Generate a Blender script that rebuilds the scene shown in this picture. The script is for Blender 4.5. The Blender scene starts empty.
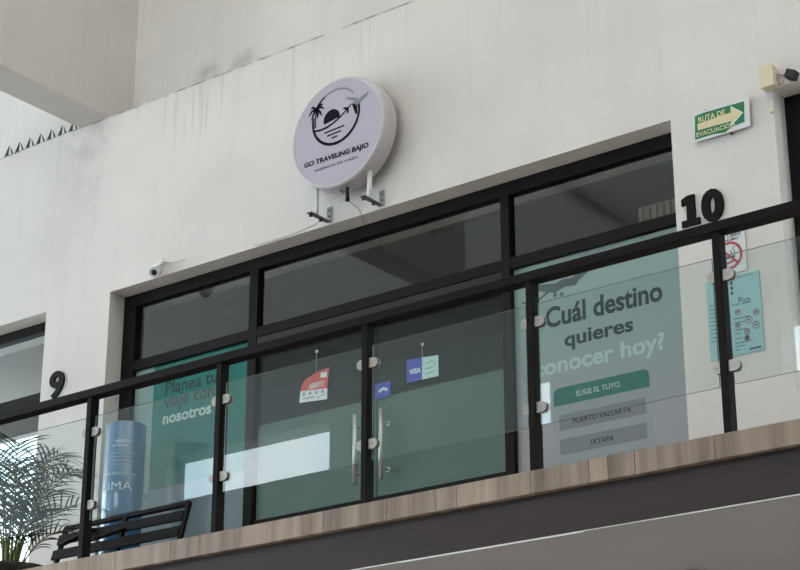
import bpy, bmesh, math, random
from mathutils import Vector, Matrix
random.seed(7)
PI = math.pi
S = bpy.context.scene
C = S.collection

# ------------------------------------------------------------------ camera
cd = bpy.data.cameras.new('camera')
cam = bpy.data.objects.new('camera', cd)
C.objects.link(cam)
cd.sensor_fit = 'HORIZONTAL'
cd.sensor_width = 36.0
cd.lens = 36.0 * 1863.194 / 800.0
cd.clip_end = 300
YAW, PITCH = -0.655599, 0.366652
fw = Vector((math.sin(YAW) * math.cos(PITCH), math.cos(YAW) * math.cos(PITCH), math.sin(PITCH)))
rt = Vector((math.cos(YAW), -math.sin(YAW), 0))
up = rt.cross(fw)
cam.matrix_world = Matrix(((rt.x, up.x, -fw.x, 0), (rt.y, up.y, -fw.y, 0), (rt.z, up.z, -fw.z, 1.6), (0, 0, 0, 1)))
S.camera = cam

# ------------------------------------------------------------------ sky and exposure
SKY = 6.0
w = bpy.data.worlds.new('overcast_sky')
S.world = w
w.use_nodes = True
nt = w.node_tree
nt.nodes.clear()
tc = nt.nodes.new('ShaderNodeTexCoord')
nz = nt.nodes.new('ShaderNodeTexNoise'); nz.inputs['Scale'].default_value = 16.0; nz.inputs['Detail'].default_value = 5.0
cr = nt.nodes.new('ShaderNodeValToRGB')
cr.color_ramp.elements[0].position = 0.42; cr.color_ramp.elements[0].color = (0.64, 0.85, 1.0, 1)
cr.color_ramp.elements[1].position = 0.68; cr.color_ramp.elements[1].color = (0.97, 0.985, 1.0, 1)
bg = nt.nodes.new('ShaderNodeBackground'); bg.inputs['Strength'].default_value = SKY
ow = nt.nodes.new('ShaderNodeOutputWorld')
nt.links.new(tc.outputs['Generated'], nz.inputs['Vector'])
nt.links.new(nz.outputs['Fac'], cr.inputs['Fac'])
sep = nt.nodes.new('ShaderNodeSeparateXYZ'); mrz = nt.nodes.new('ShaderNodeMapRange')
mrz.inputs[1].default_value = 0.25; mrz.inputs[2].default_value = 0.6
mxs = nt.nodes.new('ShaderNodeMix'); mxs.data_type = 'RGBA'; mxs.inputs['B'].default_value = (1.0, 0.955, 0.91, 1)
nt.links.new(tc.outputs['Generated'], sep.inputs[0]); nt.links.new(sep.outputs['Z'], mrz.inputs[0]); nt.links.new(mrz.outputs[0], mxs.inputs['Factor'])
nt.links.new(cr.outputs['Color'], mxs.inputs['A']); nt.links.new(mxs.outputs['Result'], bg.inputs['Color'])
nt.links.new(bg.outputs['Background'], ow.inputs['Surface'])
S.view_settings.view_transform = 'Standard'
S.view_settings.look = 'None'
S.view_settings.gamma = 1.0
S.view_settings.use_curve_mapping = False
S.view_settings.exposure = 0.02

# ------------------------------------------------------------------ materials
def srgb(r, g, b):
    f = lambda c: (c / 255 / 12.92) if c / 255 <= 0.04045 else ((c / 255 + 0.055) / 1.055) ** 2.4
    return (f(r), f(g), f(b), 1)

def mat(name, col, rough=0.6, metal=0.0, noise=0.0, nscale=8.0, stretch=(1, 1, 1), bump=0.0, spec=0.5, coat=0.0):
    m = bpy.data.materials.new(name)
    m.use_nodes = True
    t = m.node_tree
    p = t.nodes['Principled BSDF']
    p.inputs['Base Color'].default_value = col
    p.inputs['Roughness'].default_value = rough
    p.inputs['Metallic'].default_value = metal
    p.inputs['Specular IOR Level'].default_value = spec
    p.inputs['Coat Weight'].default_value = coat
    if noise or bump:
        c = t.nodes.new('ShaderNodeTexCoord')
        mp = t.nodes.new('ShaderNodeMapping'); mp.inputs['Scale'].default_value = stretch
        n = t.nodes.new('ShaderNodeTexNoise'); n.inputs['Scale'].default_value = nscale; n.inputs['Detail'].default_value = 6
        t.links.new(c.outputs['Object'], mp.inputs['Vector']); t.links.new(mp.outputs['Vector'], n.inputs['Vector'])
        if noise:
            mx = t.nodes.new('ShaderNodeMix'); mx.data_type = 'RGBA'
            mx.inputs['A'].default_value = [x * (1 - noise) for x in col[:3]] + [1]
            mx.inputs['B'].default_value = [min(1, x * (1 + noise)) for x in col[:3]] + [1]
            t.links.new(n.outputs['Fac'], mx.inputs['Factor']); t.links.new(mx.outputs['Result'], p.inputs['Base Color'])
        if bump:
            b = t.nodes.new('ShaderNodeBump'); b.inputs['Strength'].default_value = bump; b.inputs['Distance'].default_value = 0.01
            t.links.new(n.outputs['Fac'], b.inputs['Height']); t.links.new(b.outputs['Normal'], p.inputs['Normal'])
    return m

def glass_mat(name, tint, r0=0.043, rough=0.0):
    """Architectural pane: see-through tint plus a mirror layer that follows Schlick's law on both faces."""
    m = bpy.data.materials.new(name); m.use_nodes = True
    t = m.node_tree; t.nodes.clear()
    o = t.nodes.new('ShaderNodeOutputMaterial')
    tr = t.nodes.new('ShaderNodeBsdfTransparent'); tr.inputs['Color'].default_value = tint
    gl = t.nodes.new('ShaderNodeBsdfGlossy'); gl.inputs['Roughness'].default_value = rough
    gl.inputs['Color'].default_value = (1, 1, 1, 1)
    lw = t.nodes.new('ShaderNodeLayerWeight'); lw.inputs['Blend'].default_value = 0.5
    pw = t.nodes.new('ShaderNodeMath'); pw.operation = 'POWER'; pw.inputs[1].default_value = 5
    ma = t.nodes.new('ShaderNodeMath'); ma.operation = 'MULTIPLY_ADD'; ma.inputs[1].default_value = 1 - r0; ma.inputs[2].default_value = r0
    mx = t.nodes.new('ShaderNodeMixShader')
    t.links.new(lw.outputs['Facing'], pw.inputs[0]); t.links.new(pw.outputs[0], ma.inputs[0])
    t.links.new(ma.outputs[0], mx.inputs[0]); t.links.new(tr.outputs[0], mx.inputs[1]); t.links.new(gl.outputs[0], mx.inputs[2])
    t.links.new(mx.outputs[0], o.inputs['Surface'])
    return m

def plaster(name, col, drips=False, smudge=False):
    m = bpy.data.materials.new(name); m.use_nodes = True
    t = m.node_tree; p = t.nodes['Principled BSDF']
    p.inputs['Roughness'].default_value = 0.9; p.inputs['Specular IOR Level'].default_value = 0.25
    N = t.nodes.new; L = t.links.new
    c = N('ShaderNodeTexCoord')
    def noise(scale, st=(1, 1, 1), det=5):
        mp = N('ShaderNodeMapping'); mp.inputs['Scale'].default_value = st
        n = N('ShaderNodeTexNoise'); n.inputs['Scale'].default_value = scale; n.inputs['Detail'].default_value = det
        L(c.outputs['Object'], mp.inputs['Vector']); L(mp.outputs['Vector'], n.inputs['Vector'])
        return n.outputs['Fac']
    def rng(v, a, b, lo=0.0, hi=1.0):
        r = N('ShaderNodeMapRange'); r.inputs[1].default_value = a; r.inputs[2].default_value = b
        r.inputs[3].default_value = lo; r.inputs[4].default_value = hi
        L(v, r.inputs[0]); return r.outputs[0]
    def mul(a, b):
        k = N('ShaderNodeMath'); k.operation = 'MULTIPLY'
        L(a, k.inputs[0])
        if isinstance(b, float): k.inputs[1].default_value = b
        else: L(b, k.inputs[1])
        return k.outputs[0]
    def mix(f, a, b):
        x = N('ShaderNodeMix'); x.data_type = 'RGBA'
        L(f, x.inputs['Factor'])
        if isinstance(a, tuple): x.inputs['A'].default_value = a
        else: L(a, x.inputs['A'])
        x.inputs['B'].default_value = b
        return x.outputs['Result']
    dk = tuple(v * 0.90 for v in col[:3]) + (1,)
    out = mix(rng(noise(1.3), 0.35, 0.7), col, dk)
    out = mix(rng(noise(1.0, (9, 9, 0.6)), 0.52, 0.75, 0, 0.35), out, tuple(v * 0.84 for v in col[:3]) + (1,))
    out = mix(rng(noise(26, det=2), 0.735, 0.78, 0, 0.35), out, (0.25, 0.23, 0.21, 1))
    sx = N('ShaderNodeSeparateXYZ'); L(c.outputs['Object'], sx.inputs[0])
    if drips:
        st = rng(noise(1.0, (21, 1, 0.5), 3), 0.56, 0.66)
        zf = rng(sx.outputs['Z'], 7.55, 8.03)
        xf = mul(rng(sx.outputs['X'], -9.25, -8.95), rng(sx.outputs['X'], -8.35, -8.65))
        out = mix(mul(mul(st, zf), mul(xf, 0.75)), out, (0.12, 0.115, 0.11, 1))
        out = mix(mul(mul(rng(noise(1.0, (13, 1, 0.4), 3), 0.58, 0.7), rng(sx.outputs['Z'], 7.0, 8.03)), 0.2), out, (0.2, 0.19, 0.18, 1))
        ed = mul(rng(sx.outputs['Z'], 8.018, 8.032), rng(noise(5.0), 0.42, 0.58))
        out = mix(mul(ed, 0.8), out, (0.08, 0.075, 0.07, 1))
        # mottled grey below the beam, fading downwards
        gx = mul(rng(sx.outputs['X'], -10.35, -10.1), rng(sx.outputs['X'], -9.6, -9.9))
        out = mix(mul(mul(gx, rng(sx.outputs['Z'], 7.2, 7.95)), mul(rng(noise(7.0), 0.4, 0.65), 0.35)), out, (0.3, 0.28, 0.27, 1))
    if smudge:
        def blob(x, z, r):
            a = N('ShaderNodeCombineXYZ'); L(sx.outputs['X'], a.inputs[0]); L(sx.outputs['Z'], a.inputs[2])
            d = N('ShaderNodeVectorMath'); d.operation = 'DISTANCE'; d.inputs[1].default_value = (x, 0, z)
            L(a.outputs[0], d.inputs[0])
            return rng(d.outputs['Value'], r, r * 0.25)
        for x, z, r in ((-8.98, 8.25, 0.17), (-8.6, 8.2, 0.2)):
            out = mix(mul(mul(blob(x, z, r), rng(noise(9.0), 0.3, 0.6)), 0.4), out, (0.22, 0.18, 0.16, 1))
    L(out, p.inputs['Base Color'])
    b = N('ShaderNodeBump'); b.inputs['Strength'].default_value = 0.15; b.inputs['Distance'].default_value = 0.01
    L(noise(14.0), b.inputs['Height']); L(b.outputs['Normal'], p.inputs['Normal'])
    return m

def wood_tile(name):
    m = bpy.data.materials.new(name); m.use_nodes = True
    t = m.node_tree; p = t.nodes['Principled BSDF']; p.inputs['Roughness'].default_value = 0.55
    N = t.nodes.new; L = t.links.new
    c = N('ShaderNodeTexCoord'); g = N('ShaderNodeNewGeometry')
    mp = N('ShaderNodeMapping'); mp.inputs['Scale'].default_value = (16, 16, 1.2)
    ad = N('ShaderNodeVectorMath'); ad.operation = 'ADD'
    sc = N('ShaderNodeMath'); sc.operation = 'MULTIPLY'; sc.inputs[1].default_value = 40
    L(g.outputs['Random Per Island'], sc.inputs[0]); L(c.outputs['Object'], ad.inputs[0]); L(sc.outputs[0], ad.inputs[1])
    L(ad.outputs[0], mp.inputs['Vector'])
    n = N('ShaderNodeTexNoise'); n.inputs['Scale'].default_value = 1.0; n.inputs['Detail'].default_value = 6
    L(mp.outputs['Vector'], n.inputs['Vector'])
    r = N('ShaderNodeValToRGB')
    e = r.color_ramp.elements
    e[0].position = 0.28; e[0].color = srgb(118, 98, 84)
    e[1].position = 0.75; e[1].color = srgb(178, 158, 140)
    k = r.color_ramp.elements.new(0.5); k.color = srgb(152, 131, 114)
    L(n.outputs['Fac'], r.inputs['Fac'])
    hs = N('ShaderNodeHueSaturation')
    mr = N('ShaderNodeMapRange'); mr.inputs[3].default_value = 0.82; mr.inputs[4].default_value = 1.12
    L(g.outputs['Random Per Island'], mr.inputs[0]); L(mr.outputs[0], hs.inputs['Value']); L(r.outputs[0], hs.inputs['Color'])
    L(hs.outputs[0], p.inputs['Base Color'])
    return m

def translucent(name, col, amount):
    m = bpy.data.materials.new(name); m.use_nodes = True
    t = m.node_tree; t.nodes.clear()
    o = t.nodes.new('ShaderNodeOutputMaterial'); mx = t.nodes.new('ShaderNodeMixShader'); mx.inputs[0].default_value = amount
    d = t.nodes.new('ShaderNodeBsdfDiffuse'); d.inputs['Color'].default_value = col
    s = t.nodes.new('ShaderNodeBsdfTranslucent'); s.inputs['Color'].default_value = (0.97, 0.94, 0.91, 1)
    t.links.new(d.outputs[0], mx.inputs[1]); t.links.new(s.outputs[0], mx.inputs[2]); t.links.new(mx.outputs[0], o.inputs['Surface'])
    return m

WALLC = (0.725, 0.675, 0.632, 1)
M = {
    'wall': plaster('wall_plaster', WALLC, drips=True),
    'wall_up': plaster('upper_plaster', (0.75, 0.72, 0.685, 1), smudge=True),
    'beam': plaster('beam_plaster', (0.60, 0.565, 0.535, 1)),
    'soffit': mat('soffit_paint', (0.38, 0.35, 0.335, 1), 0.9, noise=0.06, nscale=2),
    'court': mat('court_paving', (0.50, 0.465, 0.43, 1), 0.8, noise=0.15, nscale=3),
    'floor': mat('balcony_tile', srgb(150, 132, 116), 0.5, noise=0.12, nscale=5),
    'tile': wood_tile('wood_look_tile'),
    'edge': mat('dark_steel_edge', srgb(54, 41, 39), 0.65, noise=0.3, nscale=3, stretch=(1.5, 1.5, 5), spec=0.4),
    'black': mat('black_metal', srgb(20, 15, 15), 0.6, noise=0.15, nscale=6, spec=0.12),
    'alu': mat('dark_bronze_aluminium', srgb(25, 20, 20), 0.6, noise=0.1, nscale=5, spec=0.12),
    'alu_brown': mat('brown_aluminium', srgb(44, 34, 32), 0.5, noise=0.1, nscale=5, spec=0.25),
    'steel': mat('brushed_steel', srgb(164, 157, 148), 0.38, 0.85, noise=0.3, nscale=60, stretch=(4, 1, 0.4)),
    'handle_steel': mat('satin_handle_steel', srgb(196, 198, 196), 0.35, 0.8, noise=0.1, nscale=20),
    'galv': mat('galvanised_steel', srgb(150, 148, 146), 0.45, 0.6, noise=0.2, nscale=20),
    'white_paint': mat('white_paint', srgb(225, 225, 222), 0.5, noise=0.05, nscale=12),
    'sign_side': mat('sign_drum_metal', srgb(190, 184, 186), 0.4, noise=0.12, nscale=6),
    'sign_face': mat('sign_face_acrylic', srgb(180, 173, 185), 0.35, noise=0.05, nscale=3),
    'ink': mat('navy_ink', srgb(15, 14, 24), 0.6, spec=0.1),
    'ink_fade': mat('faded_grey_ink', srgb(128, 128, 134), 0.5, noise=0.15, nscale=20),
    'rail_glass': glass_mat('railing_glass', (0.93, 0.955, 0.945, 1), 0.052),
    'glass_edge': mat('glass_edge', srgb(120, 140, 136), 0.15),
    'shop_glass': glass_mat('shop_glass', (0.88, 0.91, 0.90, 1), 0.036),
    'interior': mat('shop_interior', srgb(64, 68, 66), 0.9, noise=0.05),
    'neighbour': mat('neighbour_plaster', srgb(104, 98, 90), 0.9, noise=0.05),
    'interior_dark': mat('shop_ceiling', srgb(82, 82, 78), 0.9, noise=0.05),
    'film': mat('green_frosted_film', srgb(112, 130, 121), 0.35, noise=0.05, nscale=1.5, spec=0.05),
    'teal': mat('teal_print', srgb(10, 128, 117), 0.5, noise=0.06, nscale=2, spec=0.05),
    'teal_ink': mat('dark_teal_ink', srgb(14, 46, 46), 0.5, spec=0.05),
    'pale': mat('pale_print', srgb(172, 190, 188), 0.4, noise=0.04, nscale=2, spec=0.05),
    'greyprint': mat('grey_print', srgb(150, 156, 164), 0.4, noise=0.04, nscale=2, spec=0.05),
    'cardprint': mat('light_grey_print', srgb(196, 190, 196), 0.4, spec=0.05),
    'rowprint': mat('mid_grey_print', srgb(164, 157, 164), 0.4, spec=0.05),
    'white_ink': mat('white_ink', srgb(225, 233, 231), 0.5, spec=0.05),
    'soft_ink': mat('soft_white_ink', srgb(232, 243, 241), 0.5, spec=0.05),
    'grey_ink': mat('grey_ink', srgb(72, 74, 82), 0.5, spec=0.05),
    'plane_ink': mat('plane_grey', srgb(120, 124, 128), 0.5, noise=0.2, nscale=30, spec=0.05),
    'blue_print': mat('blue_cylinder_print', srgb(50, 102, 142), 0.3, noise=0.1, nscale=2, stretch=(1, 1, 3), coat=1.0),
    'pale_ink': mat('pale_blue_ink', srgb(190, 212, 224), 0.4),
    'red': mat('red_card', srgb(190, 66, 58), 0.5),
    'card': mat('white_card', srgb(212, 216, 214), 0.5),
    'blue': mat('blue_card', srgb(62, 66, 160), 0.45),
    'mint': mat('mint_card', srgb(176, 208, 198), 0.45),
    'green': mat('green_board', srgb(28, 112, 66), 0.4, noise=0.1, nscale=15),
    'cream': mat('cream_ink', srgb(214, 200, 160), 0.5, noise=0.08, nscale=30),
    'beige': mat('beige_plastic', srgb(214, 202, 172), 0.45, noise=0.05, nscale=10),
    'rubber': mat('black_rubber', srgb(22, 21, 22), 0.6),
    'grey_dark': mat('dark_grey_plastic', srgb(60, 60, 62), 0.5),
    'notice': mat('pale_teal_paper', srgb(150, 190, 190), 0.6, noise=0.04, nscale=6),
    'notice_ink': mat('notice_ink', srgb(52, 70, 82), 0.6),
    'red_ink': mat('red_ink', srgb(176, 66, 74), 0.6),
    'rose_ink': mat('dull_red_ink', srgb(150, 84, 96), 0.6),
    'leaf': mat('palm_leaf', srgb(34, 48, 32), 0.55, noise=0.3, nscale=9, spec=0.2),
    'leaf_pale': mat('palm_leaf_pale', srgb(58, 72, 42), 0.55, noise=0.3, nscale=9, spec=0.2),
    'stem': mat('palm_stem', srgb(120, 126, 74), 0.5, noise=0.2, nscale=12),
    'pot': mat('dark_pot', srgb(44, 40, 38), 0.5, noise=0.2, nscale=8),
    'soil': mat('soil', srgb(60, 46, 36), 0.95, noise=0.3, nscale=30),
    'roof': translucent('translucent_roof', (0.62, 0.64, 0.63, 1), 0.20),
    'roof_left': translucent('added_roof_left', (0.62, 0.64, 0.63, 1), 0.14),  # added unseen sheet; its translucency sets how bright the left wall gets
    'roof_right': translucent('added_roof_right', (0.62, 0.64, 0.63, 1), 0.46),  # added unseen sheet, passes more sky to brighten the upper wall
    'far': mat('far_wall', (0.30, 0.31, 0.30, 1), 0.9, noise=0.06, nscale=1),
    'brick': mat('tan_grille', srgb(150, 130, 108), 0.8),
}

# ------------------------------------------------------------------ mesh helpers
class MB:
    def __init__(s): s.bm = bmesh.new(); s.mi = 0
    def face(s, vs):
        f = s.bm.faces.new([s.bm.verts.new(v) for v in vs]); f.material_index = s.mi; return f
    def box(s, x0, x1, y0, y1, z0, z1, bevel=0.0):
        r = bmesh.ops.create_cube(s.bm, size=1)
        vs = r['verts']
        for v in vs:
            v.co = Vector(((x0 + x1) / 2 + v.co.x * (x1 - x0), (y0 + y1) / 2 + v.co.y * (y1 - y0), (z0 + z1) / 2 + v.co.z * (z1 - z0)))
        fs = {f for v in vs for f in v.link_faces}
        for f in fs: f.material_index = s.mi
        if bevel:
            es = {e for v in vs for e in v.link_edges}
            r = bmesh.ops.bevel(s.bm, geom=list(es), offset=bevel, segments=2, affect='EDGES', profile=0.5)
            for f in r['faces']: f.material_index = s.mi
        return s
    def obox(s, c, ax, ay, az, hx, hy, hz, bevel=0.0):
        """box with its own axes"""
        r = bmesh.ops.create_cube(s.bm, size=2)
        c = Vector(c); ax, ay, az = Vector(ax).normalized(), Vector(ay).normalized(), Vector(az).normalized()
        vs = r['verts']
        for v in vs: v.co = c + ax * v.co.x * hx + ay * v.co.y * hy + az * v.co.z * hz
        for f in {f for v in vs for f in v.link_faces}: f.material_index = s.mi
        if bevel:
            es = {e for v in vs for e in v.link_edges}
            r = bmesh.ops.bevel(s.bm, geom=list(es), offset=bevel, segments=2, affect='EDGES', profile=0.5)
            for f in r['faces']: f.material_index = s.mi
        return s
    def bar(s, a, b, wx, wy, side=(1, 0, 0), bevel=0.0):
        a, b = Vector(a), Vector(b); d = (b - a); n = d.normalized()
        sx = Vector(side); sx = (sx - n * sx.dot(n)).normalized(); sy = n.cross(sx)
        return s.obox((a + b) / 2, sx, sy, n, wx / 2, wy / 2, d.length / 2, bevel)
    def tube(s, pts, r, seg=10, caps=True):
        pts = [Vector(p) for p in pts]
        rs = r if isinstance(r, (list, tuple)) else [r] * len(pts)
        rings = []
        d0 = (pts[1] - pts[0]).normalized()
        u = d0.orthogonal().normalized()
        for i, p in enumerate(pts):
            d = (pts[min(i + 1, len(pts) - 1)] - pts[max(i - 1, 0)]).normalized()
            u = (u - d * u.dot(d)).normalized(); v = d.cross(u)
            rings.append([s.bm.verts.new(p + (u * math.cos(2 * PI * k / seg) + v * math.sin(2 * PI * k / seg)) * rs[i]) for k in range(seg)])
        for a, b in zip(rings, rings[1:]):
            for k in range(seg):
                f = s.bm.faces.new((a[k], a[(k + 1) % seg], b[(k + 1) % seg], b[k])); f.material_index = s.mi; f.smooth = True
        if caps:
            for rg in (rings[0][::-1], rings[-1]):
                f = s.bm.faces.new(rg); f.material_index = s.mi
        return s
    def lathe(s, prof, c, axis='Z', seg=48, smooth=True, cap=True):
        """prof: (radius, height) pairs round the axis through c"""
        c = Vector(c); rings = []
        for r, h in prof:
            ring = []
            for k in range(seg):
                a = 2 * PI * k / seg
                p = (Vector((r * math.cos(a), r * math.sin(a), h)) if axis == 'Z' else
                     Vector((r * math.cos(a), h, r * math.sin(a))) if axis == 'Y' else Vector((h, r * math.cos(a), r * math.sin(a))))
                ring.append(s.bm.verts.new(c + p))
            rings.append(ring)
        for a, b in zip(rings, rings[1:]):
            for k in range(seg):
                f = s.bm.faces.new((a[k], a[(k + 1) % seg], b[(k + 1) % seg], b[k])); f.material_index = s.mi; f.smooth = smooth
        if cap:
            for rg in (rings[0], rings[-1]):
                f = s.bm.faces.new(rg); f.material_index = s.mi
        return s
    def slab(s, poly, y, th=0.001):
        """flat outline in (x, z), standing at y (front) with thickness th behind it"""
        n = len(poly)
        a = [s.bm.verts.new((p[0], y, p[1])) for p in poly]; b = [s.bm.verts.new((p[0], y + th, p[1])) for p in poly]
        fs = [s.bm.faces.new(a), s.bm.faces.new(b[::-1])]
        for k in range(n): fs.append(s.bm.faces.new((a[k], b[k], b[(k + 1) % n], a[(k + 1) % n])))
        for f in fs: f.material_index = s.mi
        return s
    def stroke(s, pts, wd, y, th=0.001):
        pts = [Vector((p[0], p[1])) for p in pts]
        ws = wd if isinstance(wd, (list, tuple)) else [wd] * len(pts)
        L, R = [], []
        for i, p in enumerate(pts):
            d = (pts[min(i + 1, len(pts) - 1)] - pts[max(i - 1, 0)]).normalized()
            nn = Vector((-d.y, d.x)) * ws[i] / 2
            L.append(p + nn); R.append(p - nn)
        for i in range(len(pts) - 1):
            s.slab([L[i], L[i + 1], R[i + 1], R[i]], y, th)
        return s
    def disc(s, x, z, r, y, th=0.001, seg=24, a0=0, a1=2 * PI):
        return s.slab([(x + r * math.cos(a0 + (a1 - a0) * k / seg), z + r * math.sin(a0 + (a1 - a0) * k / seg)) for k in range(seg if a1 - a0 > 6.2 else seg + 1)], y, th)
    def ring(s, x, z, r, wd, y, th=0.001, seg=32):
        return s.stroke([(x + r * math.cos(2 * PI * k / seg), z + r * math.sin(2 * PI * k / seg)) for k in range(seg + 1)], wd, y, th)
    def text(s, body, x0, x1, z0, z1, y, weight=0.02, th=0.001, fn=None):
        """letters filling the box x0..x1, z0..z1, facing -Y"""
        cu = bpy.data.curves.new('lettering', 'FONT'); cu.body = body; cu.size = 1; cu.offset = weight; cu.resolution_u = 4
        ob = bpy.data.objects.new('lettering', cu); C.objects.link(ob)
        dg = bpy.context.evaluated_depsgraph_get(); dg.update()
        me = bpy.data.meshes.new_from_object(ob.evaluated_get(dg))
        bpy.data.objects.remove(ob); bpy.data.curves.remove(cu)
        xs = [v.co.x for v in me.vertices]; ys = [v.co.y for v in me.vertices]
        ax, bx, ay, by = min(xs), max(xs), min(ys), max(ys)
        P = [(x0 + (v.co.x - ax) / (bx - ax) * (x1 - x0), z0 + (v.co.y - ay) / (by - ay) * (z1 - z0)) for v in me.vertices]
        front = [s.bm.verts.new((p[0], y, p[1]) if fn is None else fn(p[0], p[1])) for p in P]
        for pl in me.polygons:
            try:
                f = s.bm.faces.new([front[i] for i in pl.vertices]); f.material_index = s.mi
            except ValueError: pass
        bpy.data.meshes.remove(me)
        return s
    def build(s, name, m, parent=None):
        bmesh.ops.recalc_face_normals(s.bm, faces=s.bm.faces[:])
        me = bpy.data.meshes.new(name); s.bm.to_mesh(me); s.bm.free()
        for x in (m if isinstance(m, (list, tuple)) else [m]): me.materials.append(M[x])
        o = bpy.data.objects.new(name, me); C.objects.link(o)
        if parent:
            o.parent = parent
            o.matrix_parent_inverse = Matrix.Translation(-absloc(parent))
        return o

def absloc(o):
    v = Vector(o.location)
    return v
def fit(o, parent):
    o.parent = parent
    return o
def tag(o, label=None, cat=None, group=None, kind=None):
    if label: o['label'] = label
    if cat: o['category'] = cat
    if group: o['group'] = group
    if kind: o['kind'] = kind
    return o
def thing(name, label, cat, loc, group=None):
    o = bpy.data.objects.new(name, None); C.objects.link(o); o.location = loc; o.empty_display_size = 0.1
    return tag(o, label, cat, group)
def struct(o): o['kind'] = 'structure'; return o
# meshes are written in world coordinates; a child of an Empty at loc gets the inverse shift
# (children of a mesh part need none: meshes sit at the origin).

# ------------------------------------------------------------------ shell
FL = 3.85            # balcony floor
LEDGE = 8.036
TOP = 6.543          # head of the shop openings
X0, X1 = -9.654, -4.870
b = MB()
def wallbox(x0, x1, z0, z1): b.box(x0, x1, 9.0, 9.25, z0, z1)
wallbox(-20, 3, 0, FL); wallbox(-20, 3, TOP, LEDGE)
wallbox(-10.35, X0, FL, TOP); wallbox(X1, -4.197, FL, TOP); wallbox(-1.6, 3, FL, TOP); wallbox(-20, -14.4, FL, TOP)
struct(b.build('wall_front', 'wall'))
struct(MB().box(-20, 3, 9.25, 9.5, TOP, 12.2).build('wall_upper', 'wall_up'))
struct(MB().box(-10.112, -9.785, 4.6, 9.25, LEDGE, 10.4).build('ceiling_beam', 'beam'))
# balcony
struct(MB().box(-16, 2, 7.06, 9.0, 3.60, FL).build('floor', 'floor'))
b = MB(); x = -15.8
cuts = [-4.640, -4.30, -4.06, -3.97, -3.62, -3.05]
edges = [x]
random.seed(11)
while edges[-1] < -9: edges.append(edges[-1] + random.choice((0.6, 0.45, 0.3, 0.6)))
edges += [-8.05, -7.72, -7.34, -6.92, -6.42, -5.86, -5.46, -5.16, -5.04, -4.62, -4.30, -4.20, -4.06, -3.66, -3.06, -2.46, -1.86, -1.3, -0.7, 0, 0.6, 1.2, 2]
for a, c in zip(edges, edges[1:]): b.box(a + 0.0015, c - 0.0015, 6.992, 7.10, 3.780, 3.888)
struct(b.build('trim_1', 'tile'))
b = MB().box(-16, 2, 7.035, 7.12, 3.745, 3.78).box(-16, 2, 7.02, 7.12, 3.574, 3.752)
struct(b.build('trim_2', 'edge'))
b = MB(); xx = -9.0
random.seed(3)
while xx < -1:
    L = random.uniform(0.08, 0.4)
    h = random.uniform(0.002, 0.007)
    b.box(xx, xx + L, 7.019, 7.026, 3.574 - h, 3.5745)
    xx += L
struct(b.build('trim_3', 'white_paint'))
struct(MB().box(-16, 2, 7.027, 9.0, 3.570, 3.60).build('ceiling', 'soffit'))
# the rest of the court: paving, the wing across the court with its open gallery, roof with parts added for the light
struct(MB().box(-30, 8, -14, 9.0, -0.1, 0).build('ground', 'court'))
ZE = 9.49
b = MB()
b.box(-30, 8, -6.4, -6, ZE, 12.1)
b.box(-16.72, -13.35, -6.4, -6, 0, ZE); b.box(-12.9, -9.50, -6.4, -6, 0, ZE); b.box(-9.5, 8, -6.4, -6, 0, 6.6); b.box(-3, 8, -6.4, -6, 6.6, ZE); b.box(-30, -20.0, -6.4, -6, 0, ZE)
struct(b.build('wall_back', 'far'))
struct(MB().box(7.7, 8, -6, 9.0, 0, 12.1).build('wall_right', 'far'))
b = MB()
b.box(-30, 8, -4.0, 1.5, 12.1, 12.14)
struct(b.build('ceiling_roof', 'roof'))
struct(MB().box(-30, 8, -6.4, -4.0, 12.06, 12.16).build('ceiling_added_strip', 'far'))  # opaque strip added out of view to darken what the shop glass mirrors
struct(MB().box(-30, -9.785, 1.5, 9.5, 12.1, 12.14).build('ceiling_added_left', 'roof_left'))  # unseen roof part added to hold down the light on the left
struct(MB().box(-9.785, 8, 1.5, 9.5, 12.1, 12.14).build('ceiling_added_right', 'roof_right'))  # unseen roof part added to brighten the wall right of the beam
b = MB()
for xx in (-12.6, -7.0, -3.6, -0.2): b.box(xx, xx + 0.09, -6, 9.25, 11.98, 12.1)
struct(b.build('ceiling_rafter', 'beam'))
# shop interiors
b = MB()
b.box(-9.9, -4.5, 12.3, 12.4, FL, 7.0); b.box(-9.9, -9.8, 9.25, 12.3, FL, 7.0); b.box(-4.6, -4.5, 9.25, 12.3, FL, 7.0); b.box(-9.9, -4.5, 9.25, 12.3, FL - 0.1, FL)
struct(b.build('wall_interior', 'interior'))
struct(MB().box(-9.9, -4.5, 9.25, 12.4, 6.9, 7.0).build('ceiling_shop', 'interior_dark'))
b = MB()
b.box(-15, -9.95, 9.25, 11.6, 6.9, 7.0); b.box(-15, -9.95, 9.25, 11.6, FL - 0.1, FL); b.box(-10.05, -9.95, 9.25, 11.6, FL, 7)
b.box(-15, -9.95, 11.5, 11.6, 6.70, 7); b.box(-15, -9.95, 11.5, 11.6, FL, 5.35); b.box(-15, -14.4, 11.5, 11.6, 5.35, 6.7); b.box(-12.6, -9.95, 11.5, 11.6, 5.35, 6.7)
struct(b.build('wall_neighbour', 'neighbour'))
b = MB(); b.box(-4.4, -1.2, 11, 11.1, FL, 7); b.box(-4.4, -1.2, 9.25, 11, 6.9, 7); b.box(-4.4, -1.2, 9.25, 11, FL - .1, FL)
struct(b.build('wall_neighbour_right', 'interior_dark'))

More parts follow.
